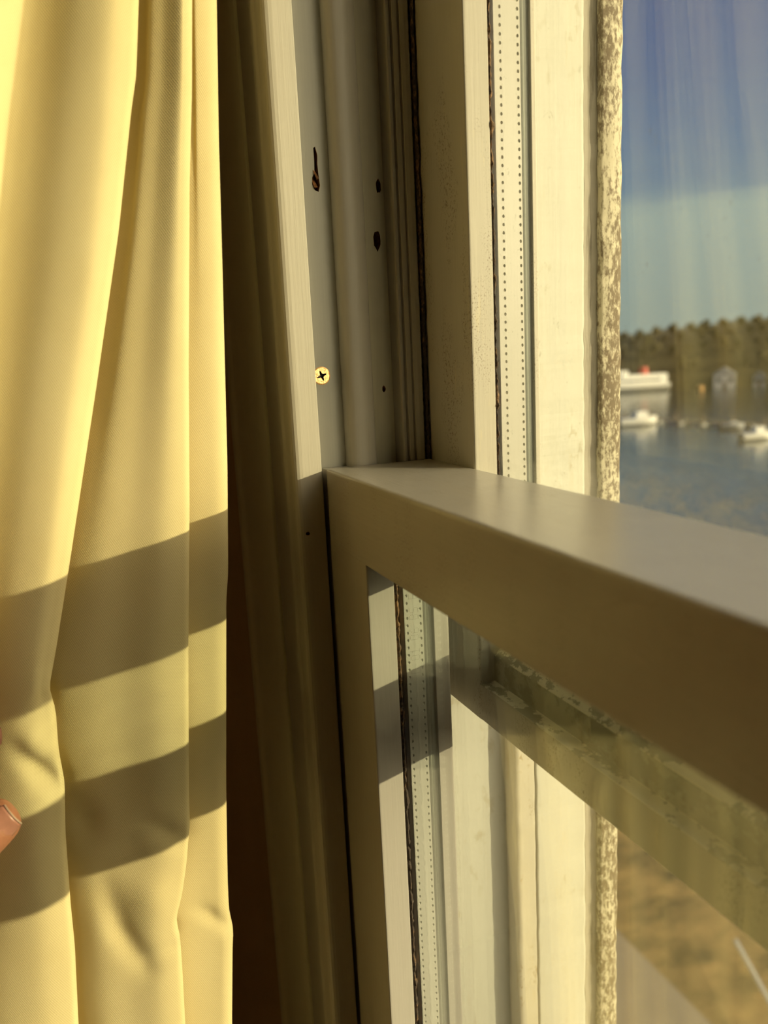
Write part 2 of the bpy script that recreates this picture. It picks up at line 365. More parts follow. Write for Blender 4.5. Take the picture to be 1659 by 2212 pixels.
# casing boards round the window (inside)
def arch(name, flip, label):
    t = empty(name, ((-.078 if flip is None else WID + .078), -.01, ZB), kind='structure'); tag(t, label)
    pr = rounded([(-.1080, -.0031), (-.1080, -.0210), (-.0960, -.0225), (-.0900, -.0205), (-.0700, -.0190), (-.0560, -.0178), (-.0500, -.0172), (-.0448, -.0158), (-.0448, -.0031)], [0, .002, .003, .002, .002, .002, .002, .001, 0])
    extrude('casing_board', pr, 'z', lin(ZB - .06, ZT + .08, 30), 'casing', t, .0002, flip)
    return t
arch('trim_1', None, 'moulded casing board beside the curtain, in shadow')
arch('trim_2', WID, 'moulded casing board on the far side of the window')
box('trim_3', (-.0448, WID + .0448), (-.0200, -.0031), (ZT + .02, ZT + .08), 'casing', kind='structure')['label'] = 'casing board above the window'

# ================================================================ glazing parts shared by both sashes
FONT = {'0': "01110 10001 10001 10001 10001 10001 01110", '1': "00100 01100 00100 00100 00100 00100 01110", '6': "00110 01000 10000 11110 10001 10001 01110",
        'B': "11110 10001 10001 11110 10001 10001 11110", 'S': "01111 10000 10000 01110 00001 00001 11110", 'E': "11111 10000 10000 11110 10000 10000 11111",
        'N': "10001 11001 10101 10011 10001 10001 10001", 'D': "11110 10001 10001 10001 10001 10001 11110"}
def spacer_bar(parent, xs, y0, y1, r1, r2, z0, z1, pitch, zref, mat, rad=.00062):
    """perforated spacer bar: every perforation is a real dimple in the bar"""
    V = []; F = []
    n0 = math.floor((z0 - zref) / pitch); n1 = math.ceil((z1 - zref) / pitch)
    h = .0010
    cols = [(y0, r1 - h, 0), (r1 - h, r1 + h, 1), (r1 + h, r2 - h, 0), (r2 - h, r2 + h, 1), (r2 + h, y1, 0)]
    za, zb = zref + (n0 - .5) * pitch, zref + (n1 + .5) * pitch
    for a, b, dot in cols:
        if not dot:
            k = len(V); V += [(xs, a, za), (xs, b, za), (xs, b, zb), (xs, a, zb)]; F.append((k, k + 1, k + 2, k + 3)); continue
        yc = (a + b) / 2
        for i in range(n0, n1 + 1):
            zc = zref + i * pitch + (0 if yc < (y0 + y1) / 2 else -pitch * .35 * 0)
            p = pitch / 2; k = len(V)
            out = [(b, zc - p), (b, zc), (b, zc + p), (yc, zc + p), (a, zc + p), (a, zc), (a, zc - p), (yc, zc - p)]
            ang = [-.785, 0, .785, 1.571, 2.356, 3.1416, 3.927, 4.712]
            V += [(xs, u, v) for u, v in out] + [(xs, yc + rad * math.cos(t), zc + rad * 1.25 * math.sin(t)) for t in ang]
            V += [(xs - .0007, yc + rad * .35 * math.cos(t), zc + rad * .45 * math.sin(t)) for t in ang]
            for j in range(8):
                l = (j + 1) % 8
                F.append((k + j, k + l, k + 8 + l, k + 8 + j)); F.append((k + 8 + j, k + 8 + l, k + 16 + l, k + 16 + j))
            F.append(tuple(k + 16 + j for j in range(8)))
    # the bar's back and sides
    k = len(V); V += [(xs, y0, za), (xs, y1, za), (xs, y1, zb), (xs, y0, zb), (xs - .0050, y0, za), (xs - .0050, y1, za), (xs - .0050, y1, zb), (xs - .0050, y0, zb)]
    F += [(k + 4, k + 7, k + 6, k + 5), (k, k + 3, k + 7, k + 4), (k + 1, k + 5, k + 6, k + 2), (k, k + 4, k + 5, k + 1), (k + 3, k + 2, k + 6, k + 7)]
    me = bpy.data.meshes.new('spacer_bar'); me.from_pydata(V, [], F); me.update()
    return obj('spacer_bar', me, mat, parent)
def crumbly(name, parent, x, y, z0, z1, wx, wy, mat, step=.0013, sd=3, jit=.8):
    """ragged strip of old sealant"""
    rr = random.Random(sd); V = []; F = []
    zs = lin(z0, z1, int((z1 - z0) / step)); n = 6
    for zc in zs:
        q = noise.noise(Vector((zc * 120, sd, 0))); q2 = noise.noise(Vector((zc * 400, sd + 5, 1)))
        for i in range(n):
            t = 6.2832 * i / n
            V.append((x + wx * math.cos(t) * (1 + jit * q2) + wx * .5 * q, y + wy * math.sin(t) * (1 + jit * q + jit * .6 * q2 + rr.uniform(-.3, .3)), zc))
    for j in range(len(zs) - 1):
        for i in range(n):
            k = (i + 1) % n; F.append((j * n + i, j * n + k, (j + 1) * n + k, (j + 1) * n + i))
    F.append(tuple(range(n))); F.append(tuple((len(zs) - 1) * n + i for i in range(n)))
    return link(name, V, F, mat, parent)

# ================================================================ lower sash (inner)
lo = empty('window_sash', (WID / 2, .02, ZB + .001), 'inner lower window sash with a thick brown-shaded top rail, closest to the room', 'window sash')
SL = .0466
stile_lo = [(-.0068, .0001), (SL, .0001), (SL, .0122), (.0402, .0122), (.0402, .0298), (SL, .0298), (SL, .0370), (-.0068, .0370), (-.0068, .0126 - .0004)]
stile_lo = [(-.0068, .0001), (SL, .0001), (SL, .0122), (.0402, .0122), (.0402, .0298), (SL, .0298), (SL, .0370), (.0010, .0370), (.0010, .0122), (-.0068, .0122)]
rl = [.0003, .0009, .0004, 0, 0, .0004, .0008, .0004, 0, 0]
extrude('stile', rounded(stile_lo, rl), 'z', lin(ZB + .002, -.0340, 40), 'sash_v', lo, .00006)
extrude('stile', rounded(stile_lo, rl), 'z', lin(ZB + .002, -.0340, 4), 'sash_v', lo, 0, WID)
RLX = [.0008] + lin(.004, WID - .004, 90) + [WID - .0008]
rail_prof = rounded([(0, -.0352), (0, 0), (.0523, 0), (.0523, -.0352), (.0298, -.0352), (.0298, -.0300), (.0122, -.0300), (.0122, -.0352)], [.0007, .0015, .0008, .0006, 0, 0, 0, .0004], 4)
extrude('top_rail', rail_prof, 'x', RLX, 'sash_in', lo, .00008)
for s in (0, 1):
    xa, xb = ((-.0068, .0008) if s == 0 else (WID - .0008, WID + .0068))
    box('rail_end', (xa, xb), (.0003, .0122), (-.0340, -.0004), 'sash_in', lo)
extrude('bottom_rail', [(.0002, ZB + .002), (.0002, ZB + .07), (.0122, ZB + .07), (.0122, ZB + .064), (.0298, ZB + .064), (.0298, ZB + .07), (.0370, ZB + .07), (.0370, ZB + .002)], 'x', [SL, WID / 2, WID - SL], 'sash_v', lo)
gz0, gz1 = ZB + .0645, -.0305
GX = (.0450, WID - .0450)
for yy in ((.0146, .0168), (.0258, .0284)):
    box('glass_pane', GX, yy, (gz0, gz1), 'glass_lo', lo)
sb_lo = spacer_bar(lo, .0447, .0169, .0257, .0182, .0244, -.66, -.036, .00335, -.0516, 'spacer_lo')
for side in (1,):
    box('spacer_bar', (WID - .0447, WID - .0405), (.0169, .0257), (-.655, -.036), 'spacer_lo', lo)
crumbly('glazing_sealant', lo, .0440, .0134, gz0, -.031, .0022, .0012, 'seal', sd=4)
crumbly('glazing_sealant', lo, WID - .0440, .0134, gz0, -.031, .0022, .0012, 'seal', step=.02, sd=8)
extrude('butyl_seal', [(.0404, .02585), (.0446, .02585), (.0449, .0266), (.0446, .0272), (.0449, .0280), (.0446, .0297), (.0404, .0297)], 'z', lin(gz0, -.031, 40), 'butyl', lo, .00012)
# dot-punched lettering on the spacer bar, read upwards
V = []; F = []
text = "D 01 06 BS EN"
for i, chx in enumerate(text):
    if chx == ' ': continue
    rows = FONT[chx].split(); zc = -.0522 + (i - 11) * .00308
    for r_, row in enumerate(rows):
        for c_, b in enumerate(row):
            if b != '1': continue
            yy = .0193 + r_ * .00068; zz = zc + (c_ - 2) * .00050; k = len(V); q = .00016
            V += [(.04472, yy - q, zz), (.04472, yy, zz + q), (.04472, yy + q, zz), (.04472, yy, zz - q), (.04485, yy, zz)]
            F += [(k, k + 1, k + 4), (k + 1, k + 2, k + 4), (k + 2, k + 3, k + 4), (k + 3, k, k + 4), (k, k + 3, k + 2, k + 1)]
me = bpy.data.meshes.new('stamped_lettering'); me.from_pydata(V, [], F); me.update()
o = bpy.data.objects.new('stamped_lettering', me); COL.objects.link(o); me.materials.append(M['dot']); o.parent = sb_lo; o['kind'] = 'stuff'
o['label'] = 'dot-stamped characters D 01 06 BS EN'

# ================================================================ upper sash (outer), slipped down
up = empty('window_sash', (WID / 2, .07, -.116), 'outer upper window sash slipped down, with grimy bottom rail and perforated white spacer', 'window sash')
SU = .0447
stile_up = [(-.0044, .0530), (SU, .0530), (SU, .0640), (.0388, .0640), (.0388, .0835), (SU, .0835), (SU, .0862), (-.0044, .0862)]
ru = [.0004, .0010, .0004, 0, 0, .0004, .0008, .0004]
extrude('stile', rounded(stile_up, ru), 'z', lin(-.116, ZT - .002, 60), 'sash_up', up, .00012)
extrude('stile', rounded(stile_up, ru), 'z', lin(-.116, ZT - .002, 4), 'sash_up', up, 0, WID)
rp_ = rounded([(.0530, -.1160), (.0530, -.0985), (.0600, -.0985), (.0602, -.0860), (.0625, -.0842), (.0652, -.0815), (.0838, -.0815), (.0862, -.0840), (.0862, -.1115), (.0690, -.1160)], [.0008, .0008, .0003, .0008, .001, 0, 0, .001, .001, .001], 3)
br = extrude('bottom_rail', rp_, 'x', lin(SU - .0012, WID - SU + .0012, 90), 'rail_up', up, .00025)
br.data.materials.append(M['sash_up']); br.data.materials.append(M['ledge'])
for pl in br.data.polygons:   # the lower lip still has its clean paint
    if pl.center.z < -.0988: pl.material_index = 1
    elif pl.center.z < -.0978 or pl.normal.z > .3: pl.material_index = 2  # upward faces take the paler paint that stands in for sky light
extrude('top_rail', [(.0531, ZT - .05), (.0531, ZT - .002), (.0861, ZT - .002), (.0861, ZT - .05)], 'x', [SU - .001, WID / 2, WID - SU + .001], 'sash_up', up)
uz0, uz1 = -.0812, ZT - .0505
UX = (.0435, WID - .0435)
box('glass_pane', UX, (.0653, .0674), (uz0, uz1), 'glass_up', up)
box('glass_pane', UX, (.0797, .0822), (uz0, uz1), 'glass_up2', up)
sb_up = spacer_bar(up, .0432, .0675, .0796, .0703, .0784, -.066, .66, .00330, .1335, 'spacer')
box('spacer_bar', (WID - .0432, WID - .0389), (.0675, .0796), (-.066, .68), 'spacer', up)
box('spacer_bar', (.0432, WID - .0432), (.0676, .0795), (-.0790, -.0728), 'spacer_lo', up)
crumbly('glazing_sealant', up, .0427, .0648, uz0 + .002, uz1, .0020, .0011, 'seal', sd=11)
crumbly('glazing_sealant', up, WID - .0427, .0648, uz0 + .002, uz1, .0020, .0011, 'seal', step=.02, sd=12)
extrude('butyl_seal', [(.0390, .0798), (.0430, .0798), (.0433, .0806), (.0430, .0814), (.0433, .0824), (.0430, .0834), (.0390, .0834)], 'z', lin(uz0 + .002, uz1, 30), 'butyl', up, .00012)
# black draught strip beside the upper sash
dsx = crumbly('draught_strip', win, -.0004, .0518, -.115, ZT - .01, .0020, .0009, 'seal', sd=21, jit=.3)

# ================================================================ screw
sc_ = empty('screw', (-.008, .0012, .0420), 'brass countersunk cross-head screw standing proud in the grey channel', 'screw')
V = []; F = []; n = 28
cross = []
def cr_r(t):   # outline of a small cross-shaped recess
    a = abs(math.sin(2 * (t - .45))); return .0012 + (.0011 if a < .55 else 0) * (1 - a)
rings = [(.0000, 0, 'c'), (0.0, 1, 'x')]
hx = -.0012
def ringpts(rad, dx):
    return [(hx + dx, .0011 + (rad(t) if callable(rad) else rad) * math.cos(t), .0420 + (rad(t) if callable(rad) else rad) * math.sin(t)) for t in [6.2832 * i / n for i in range(n)]]
def star(t):
    u = (t - .35) % (math.pi / 2); u = min(u, math.pi / 2 - u); return .00235 if u < .17 else (.00105 if u > .42 else .00235 - (.0013) * (u - .17) / .25)
RR = [ringpts(.0012, -.0052), ringpts(.0017, -.0030), ringpts(.0040, -.0004), ringpts(.0041, 0), ringpts(.0036, .0003), ringpts(star, .0003)]
for r_ in RR: V += r_
for j in range(len(RR) - 1):
    for i in range(n):
        k = (i + 1) % n; F.append((j * n + i, j * n + k, (j + 1) * n + k, (j + 1) * n + i))
F.append(tuple(range(n)))
head = link('head', V, F, 'brass', sc_)
V = ringpts(star, .0003) + ringpts(lambda t: star(t) * .6, -.0016); F = [(i, (i + 1) % n, n + (i + 1) % n, n + i) for i in range(n)] + [tuple(range(n, 2 * n))]
link('cross_recess', V, F, 'socket', head)
V = []; F = []
zs = lin(-.0205, -.0062, 24)
for j, xx in enumerate(zs):
    for i in range(10):
        t = 6.2832 * i / 10; rad = .00115 + (.0004 if j % 2 else 0)
        V.append((xx, .0011 + rad * math.cos(t), .0420 + rad * math.sin(t)))
for j in range(len(zs) - 1):
    for i in range(10):
        k = (i + 1) % 10; F.append((j * 10 + i, j * 10 + k, (j + 1) * 10 + k, (j + 1) * 10 + i))
F.append(tuple(range(10))); F.append(tuple((len(zs) - 1) * 10 + i for i in range(10)))
link('shank', V, F, 'brass', sc_)

# ================================================================ curtain
E1 = [(0.1907,-0.0336),(0.1391,-0.0373),(0.0847,-0.0405),(0.0072,-0.0452),(-0.0421,-0.0491),(-0.0525,-0.0508),(-0.0978,-0.0547),(-0.1427,-0.0586),(-0.1895,-0.0620),(-0.2065,-0.0628),(-0.2144,-0.0614),(-0.2241,-0.0627),(-0.2670,-0.0666)]
E2 = [(0.1845,-0.0459),(0.1519,-0.0490),(0.1183,-0.0530),(0.0475,-0.0600),(-0.0089,-0.0649),(-0.0683,-0.0710),(-0.1313,-0.0767),(-0.1511,-0.0780),(-0.1661,-0.0808),(-0.1812,-0.0842),(-0.1927,-0.0882),(-0.2013,-0.0870),(-0.2201,-0.0877),(-0.2469,-0.0890)]
E3 = [(0.1837,-0.0651),(0.1564,-0.0689),(0.1465,-0.0715),(0.1013,-0.0810),(0.0405,-0.0962),(-0.0245,-0.1130),(-0.0599,-0.1223),(-0.0772,-0.1273),(-0.0842,-0.1255),(-0.1033,-0.1265),(-0.1181,-0.1259),(-0.1408,-0.1282),(-0.1579,-0.1291),(-0.1753,-0.1300),(-0.1931,-0.1305),(-0.2319,-0.1334)]
EA = [(0.1811,-0.0760),(0.1334,-0.0844),(0.0838,-0.0948),(0.0325,-0.1081),(-0.0207,-0.1211),(-0.0608,-0.1310),(-0.1147,-0.1392),(-0.1665,-0.1420),(-0.2230,-0.1470)]
EV = [(0.1851,-0.1044),(0.1446,-0.1145),(0.1115,-0.1219),(0.0339,-0.1391),(-0.0203,-0.1512),(-0.0966,-0.1647),(-0.2237,-0.1844)]
def at(edge, z):
    if z >= edge[0][0]:
        (z0, y0), (z1, y1) = edge[0], edge[2]; s = (y0 - y1) / (z0 - z1); return y0 + s * min(z - z0, .18) * .8
    if z <= edge[-1][0]:
        return edge[-1][1] + .03 * (z - edge[-1][0])
    for (z0, y0), (z1, y1) in zip(edge, edge[1:]):
        if z1 <= z <= z0:
            u = (z0 - z) / (z0 - z1); return y0 + (y1 - y0) * u
def smooth_at(edge, z): return (at(edge, z + .004) + 2 * at(edge, z) + at(edge, z - .004)) / 4
CR = [([(-.1440, -.0930), (-.1350, -.1075), (-.1275, -.1200)], (0, -.0046, -.0022), .0040), ([(-.1225, -.1240), (-.1205, -.1400), (-.1190, -.1560)], (0, -.0024, 0), .0070),
      ([(-.1165, -.1560), (-.1140, -.1780), (-.1110, -.1930), (-.1030, -.2110), (-.0990, -.2200)], (0, -.0016, -.0030, -.0018, 0), .0050), ([(-.1020, -.2080), (-.0900, -.2050)], (-.0006, -.0016), .0034),
      ([(-.0990, -.1380), (-.0890, -.1480), (-.0800, -.1570)], (0, -.0022, -.0012), .0048), ([(-.0800, -.1950), (-.0720, -.2030), (-.0640, -.2120)], (0, -.0020, -.0014), .0034),
      ([(-.1390, -.0890), (-.1290, -.0800)], (0, -.0022), .0034), ([(-.1430, -.0860), (-.1360, -.0960), (-.1290, -.1080)], (0, .0020, 0), .0060), ([(-.1080, -.1600), (-.0990, -.1770), (-.0920, -.1930)], (0, .0026, 0), .0095)]
def crease(y, z):
    d = 0
    for pts, amps, w in CR:
        best = 1e9; am = 0
        for (ay, az), (by, bz), a0_, a1_ in zip(pts, pts[1:], amps, amps[1:]):
            vy, vz = by - ay, bz - az; L = vy * vy + vz * vz
            u = max(0, min(1, ((y - ay) * vy + (z - az) * vz) / L))
            q = math.hypot(y - ay - u * vy, z - az - u * vz)
            if q < best: best = q; am = a0_ + (a1_ - a0_) * u
        if best < 4 * w: d += am * math.exp(-(best / w) ** 2)
    return d
def section(z):
    e1, e2, e3, a, v = (smooth_at(e, z) for e in (E1, E2, E3, EA, EV))
    mx = lambda u: e2 + (e3 - e2) * u
    return [(e1 - .018, -.016), (e1 - .008, -.012), (e1 - .0014, -.005), (e1, .0005), (e1 - .0008, .0042), (e1 - .004, .0058), (e1 - .009, .0055), (e2 + .003, .0040), (e2 - .004, .0010), (e2 - .0095, -.002), (e2 - .0105, .001), (e2 - .006, .0085),
            (e2 - .0010, .0130), (e2, .0150), (e2 - .0006, .0166), (e2 - .003, .0176), (mx(.25), .0172), (mx(.5), .0130), (mx(.75), .0096), (e3 + .004, .0050), (e3 - .004, -.002), (e3 - .0085, -.003), (e3 - .0095, .0005), (e3 - .005, .0062),
            (e3 - .0010, .0098), (e3, .0118), (e3 - .0006, .0135), (e3 - .003, .0152), (a, .0165), (a * .65 + v * .35, .0125), (a * .3 + v * .7, .0045), (v + .002, .0004), (v - .002, .0008), (v - .010, .0100), (v - .018, .0155), (v - .028, .0130), (v - .042, -.002),
            (v - .058, .0090), (v - .068, .0140), (v - .082, .0060), (v - .100, .0000)]
def catmull(P, sub):
    out = []
    for i in range(len(P) - 1):
        p0, p1, p2, p3 = P[max(i - 1, 0)], P[i], P[i + 1], P[min(i + 2, len(P) - 1)]
        for k in range(sub):
            t = k / sub
            q = []
            for c in (0, 1):
                m1 = (p2[c] - p0[c]) * .5; m2 = (p3[c] - p1[c]) * .5
                q.append((2 * t**3 - 3 * t**2 + 1) * p1[c] + (t**3 - 2 * t**2 + t) * m1 + (-2 * t**3 + 3 * t**2) * p2[c] + (t**3 - t**2) * m2)
            out.append(tuple(q))
    out.append(P[-1]); return out
V = []; F = []
zl = lin(.98, .30, 24)[:-1] + lin(.30, -.34, 300) + lin(-.34, -1.25, 36)[1:]
for z in zl:
    row = catmull(section(z), 6)
    for y, x in row:
        V.append((x + crease(y, z) + .0012 * noise.noise(Vector((y * 30, z * 9, 4))), y, z))
n = len(row)
for j in range(len(zl) - 1):
    for i in range(n - 1): F.append((j * n + i, j * n + i + 1, (j + 1) * n + i + 1, (j + 1) * n + i))
me = bpy.data.meshes.new('curtain'); me.from_pydata(V, [], F); me.update(); me.shade_smooth()
cur = obj('curtain', me, 'cloth')
tag(cur, 'pale yellow pleated curtain drawn aside, with the sash shadow across it', 'curtain')
sm = cur.modifiers.new('thickness', 'SOLIDIFY'); sm.thickness = .0005; sm.offset = 0

# ================================================================ hand holding the curtain
per = empty('person', (.06, -.30, -.20), 'person holding the curtain edge, only thumb and fingertip in view', 'person')
def skin(name, chains, mat, parent, sub=2):
    """chains of (x, y, z, radius); the first starts at the root, others name the vertex they grow from"""
    V = []; E = []; Rr = []; idx = {}
    for key, start, pts in chains:
        prev = idx[start] if start else None
        for i, (x, y, z, r) in enumerate(pts):
            V.append((x, y, z)); Rr.append(r); c = len(V) - 1; idx[f'{key}{i}'] = c
            if prev is not None: E.append((prev, c))
            prev = c
    me = bpy.data.meshes.new(name); me.from_pydata(V, E, []); me.update()
    o = bpy.data.objects.new(name, me); COL.objects.link(o)
    md = o.modifiers.new('skin', 'SKIN'); md.use_smooth_shade = True
    for i, sv in enumerate(me.skin_vertices[0].data):
        sv.radius = (Rr[i], Rr[i]); sv.use_root = (i == 0)
    s = o.modifiers.new('sub', 'SUBSURF'); s.levels = sub; s.render_levels = sub
    bpy.context.view_layer.update(); dg = bpy.context.evaluated_depsgraph_get()
    m2 = bpy.data.meshes.new_from_object(o.evaluated_get(dg), depsgraph=dg); bpy.data.objects.remove(o, do_unlink=True)
    m2.shade_smooth()
    return obj(name, m2, mat, parent)
HX = .0360
body = skin('body', [
    ('arm', None, [(.25, -.62, -.42, .042), (.19, -.52, -.34, .040), (.13, -.43, -.26, .035), (.085, -.355, -.20, .029), (.064, -.312, -.168, .027)]),
    ('palm', 'arm4', [(.056, -.285, -.146, .028), (.052, -.262, -.126, .030), (.050, -.243, -.110, .026)]),
    ('idx', 'palm1', [(.052, -.226, -.096, .0135), (.056, -.205, -.080, .0112), (.052, -.180, -.0745, .0104), (.041, -.1625, -.079, .0100), (.0345, -.1525, -.0825, .0096), (.0325, -.1488, -.0838, .0086), (.0320, -.1472, -.0843, .0062)]),
    ('mid', 'palm1', [(.052, -.234, -.078, .0125), (.058, -.214, -.056, .0100), (.054, -.190, -.047, .0092), (.040, -.176, -.051, .0084), (.033, -.168, -.054, .0078), (.0320, -.1655, -.0546, .0046)]),
    ('rng', 'palm1', [(.052, -.246, -.066, .0120), (.058, -.230, -.040, .0096), (.054, -.207, -.028, .0088), (.040, -.193, -.030, .0080), (.033, -.185, -.032, .0074), (.0318, -.1825, -.0325, .0044)]),
    ('pky', 'palm1', [(.050, -.259, -.062, .0105), (.054, -.250, -.034, .0084), (.051, -.233, -.018, .0076), (.040, -.221, -.017, .0068), (.034, -.214, -.018, .0066), (.0330, -.2120, -.0182, .0040)]),
    ('thm', 'palm0', [(.066, -.262, -.150, .0160), (.066, -.230, -.150, .0138), (.056, -.196, -.1405, .0114), (.047, -.173, -.1295, .0104), (.0415, -.1590, -.1210, .0102), (.0385, -.1490, -.1152, .0094), (.0372, -.1455, -.1132, .0082), (.0368, -.1425, -.1116, .0050)]),
], 'skin', per, 2)
# thumb nail: a curved plate on the thumb's near side, free edge at its tip
def nail(name, c0, ax, up_, rad0, length, u0, u1, mat, lift, parent=None):
    ax = Vector(ax).normalized(); nrm = Vector(up_); nrm = (nrm - ax * nrm.dot(ax)).normalized(); sd_ = ax.cross(nrm)
    V = []; F = []; c0 = Vector(c0); nu, nv = 8, 10
    for i in range(nu + 1):
        u = u0 + (u1 - u0) * i / nu
        for j in range(nv + 1):
            t = -1 + 2 * j / nv
            half = .95 * math.sqrt(max(.15, 1 - max(0, (u - .30) / .70) ** 2 * .9 - max(0, (.18 - u) / .4) ** 2))
            rad = rad0 * (1 - .17 * u)
            V.append(tuple(c0 + ax * (u * length) + nrm * ((rad + lift) * math.cos(t * half)) + sd_ * (rad + lift) * math.sin(t * half)))
    for i in range(nu):
        for j in range(nv):
            k = i * (nv + 1) + j; F.append((k, k + 1, k + nv + 2, k + nv + 1))
    o = link(name, V, F, mat, per, True)
    s = o.modifiers.new('plate', 'SOLIDIFY'); s.thickness = .0003; s.offset = 1
    return o
TH = ((.0388, -.1507, -.1162), (-.10, .87, .50), (.86, .20, .28), .0092, .0115)
nail('thumb_nail', *TH, 0, .76, 'nail', -.0007); nail('nail_tip', *TH, .76, .81, 'nail_edge', -.0007)
for a_, b_, r_ in (((.041, -.1625, -.079), (.0325, -.1488, -.0838), .0078), ((.040, -.176, -.051), (.033, -.168, -.054), .0066), ((.040, -.193, -.030), (.033, -.185, -.032), .0062), ((.040, -.221, -.017), (.034, -.214, -.018), .0054)):
    a_, b_ = Vector(a_), Vector(b_)
    nail('finger_nail', a_ + (b_ - a_) * .35, b_ - a_, (.8, .5, .35), r_, (b_ - a_).length * .8, 0, .95, 'nail', .0002)

# ================================================================ outdoors
def site(az, d, z=0.0):
    """site plan: compass angle from the house wall, distance from the window, height above the sill"""
    a = math.radians(az); return Vector((.35 - d * math.cos(a), -.11 + d * math.sin(a), z))
WZ = -15.0
def watermat():
    m, t, p, o, c = newmat('harbour_water')
    p.inputs['Base Color'].default_value = (.02, .03, .035, 1); p.inputs['Roughness'].default_value = .12
    bump(t, p, noise_node(t, c, .5, (1, 1, 1), 4), .12, .8)
    return m
M['water'] = watermat()
M['grass'] = plain('dry_grass', (.16, .105, .042), .95, .85, 4.5, stretch=(1, .5, 1))
M['paving'] = plain('paving', (.20, .17, .15), .85, .08, 4)
M['leaf'] = plain('tree_leaves', (.050, .046, .014), .9, .45, 1.3)
M['leaf2'] = plain('tree_leaves_brown', (.075, .060, .020), .9, .4, 1.3)
M['bark'] = plain('bark', (.08, .055, .03), .9)
M['white'] = plain('white_boat_paint', (.80, .78, .72), .4, .04)
M['red'] = plain('red_paint', (.60, .05, .03), .5, .05)
M['dark'] = plain('dark_window', (.03, .035, .04), .2)
M['roof'] = plain('slate_roof', (.20, .21, .23), .7)
M['greypaint'] = plain('grey_paint', (.42, .43, .45), .6)
M['plank'] = plain('dock_planks', (.22, .17, .11), .85, .3, 2)
M['orange'] = plain('orange_paint', (.50, .27, .08), .6)

V = []; F = []
def grid(name, x0, x1, nx, y0, y1, ny, h, mat, kind='structure'):
    V = []; F = []
    for j in range(ny + 1):
        for i in range(nx + 1):
            x = x0 + (x1 - x0) * i / nx; y = y0 + (y1 - y0) * j / ny; V.append((x, y, h(x, y)))
    for j in range(ny):
        for i in range(nx):
            k = j * (nx + 1) + i; F.append((k, k + 1, k + nx + 2, k + nx + 1))
    return link(name, V, F, mat, None, True, kind)
tag(box('water', (-600, 600), (30, 900), (WZ - .5, WZ), 'water', kind='structure'), 'calm grey-blue harbour water')
def slope(x, y):
    if y < 4.2: return -4.15 if y > .3 else -4.15
    return max(-17, -4.05 - (y - 4.2) * .27) + .25 * noise.noise(Vector((x * .5, y * .5, 2))) * min(1, (y - 4.2) / 3)
tag(grid('hillside', -60, 30, 180, 3.05, 62, 118, slope, 'grass'), 'brown dry-grass slope below the house')
tag(box('terrace', (-30, 12), (.17, 3.10), (-4.4, -4.0), 'paving', kind='structure'), 'grey paved terrace below the window')
tag(box('wall_outside', (-12, RX0 - .1), (-.01, .164), (-4.4, 3.2), 'facade', kind='structure'), 'pale outer wall of the house')
tag(box('wall_below', (RX0 - .1, RX1 + .1), (-.01, .164), (-4.4, ZF - .1), 'facade', kind='structure'), 'pale outer wall below the window')
def shore(x, y):
    d = math.hypot(x, y); a = math.degrees(math.atan2(y, -x))
    e = max(0, d - 284); hgt = 20.4 + 3.6 * (a - 38) / 9 + 1.3 * noise.noise(Vector((a * .55, 1, 2)))
    return WZ - .6 + hgt * (1 - math.exp(-e / 22)) if e > 0 else WZ - 3
tag(grid('far_shore', -380, -140, 80, 140, 380, 80, shore, 'leaf2'), 'wooded far shore across the water')

def tree_mesh(seed):
    rr = random.Random(seed); bm = bmesh.new()
    for k in range(7):
        c = Vector((rr.uniform(-1.7, 1.7), rr.uniform(-1.7, 1.7), rr.uniform(4.2, 8.2))); r_ = rr.uniform(1.3, 2.2) * (1.15 - (c.z - 4) * .09)
        g = bmesh.ops.create_icosphere(bm, subdivisions=2, radius=r_, matrix=Matrix.Translation(c))
        for v in g['verts']:
            q = noise.noise(v.co * .9 + Vector((seed, 0, 0))); v.co += (v.co - c).normalized() * q * .6
    me = bpy.data.meshes.new('crown'); bm.to_mesh(me); bm.free(); return me
TM = [tree_mesh(s) for s in (1, 2, 3, 4)]
for i, m_ in enumerate(TM): m_.materials.append(M['leaf2' if i % 2 else 'leaf'])
bmt = bmesh.new(); bmesh.ops.create_cone(bmt, cap_ends=True, segments=7, radius1=.32, radius2=.15, depth=5.4, matrix=Matrix.Translation((0, 0, 2.4)))
trunk_me = bpy.data.meshes.new('trunk'); bmt.to_mesh(trunk_me); bmt.free(); trunk_me.materials.append(M['bark'])
rr = random.Random(5); k = 0
for row, (d0, s0) in enumerate(((292, .62), (300, .62), (309, .62), (318, .62))):
    for i in range(14):
        az = 35.6 + i * 1.0 + (row % 2) * .5 + rr.uniform(-.09, .09); d = d0 + rr.uniform(-1, 1)
        p = site(az, d); p.z = shore(p.x, p.y) - .3
        if row == 0 and (az < 41.4 or 43.2 < az < 45.6): continue
        e = empty('tree', p, 'dark olive tree in the wood on the far shore', 'tree', 'trees on the far shore')
        s = s0 * rr.uniform(.72, 1.04); e.scale = (s, s, s); e.rotation_euler.z = rr.uniform(0, 6)
        for nm, m_ in (('crown', TM[(k * 7 + row) % 4]), ('trunk', trunk_me)):
            c = bpy.data.objects.new(nm, m_); COL.objects.link(c); c.parent = e
        k += 1
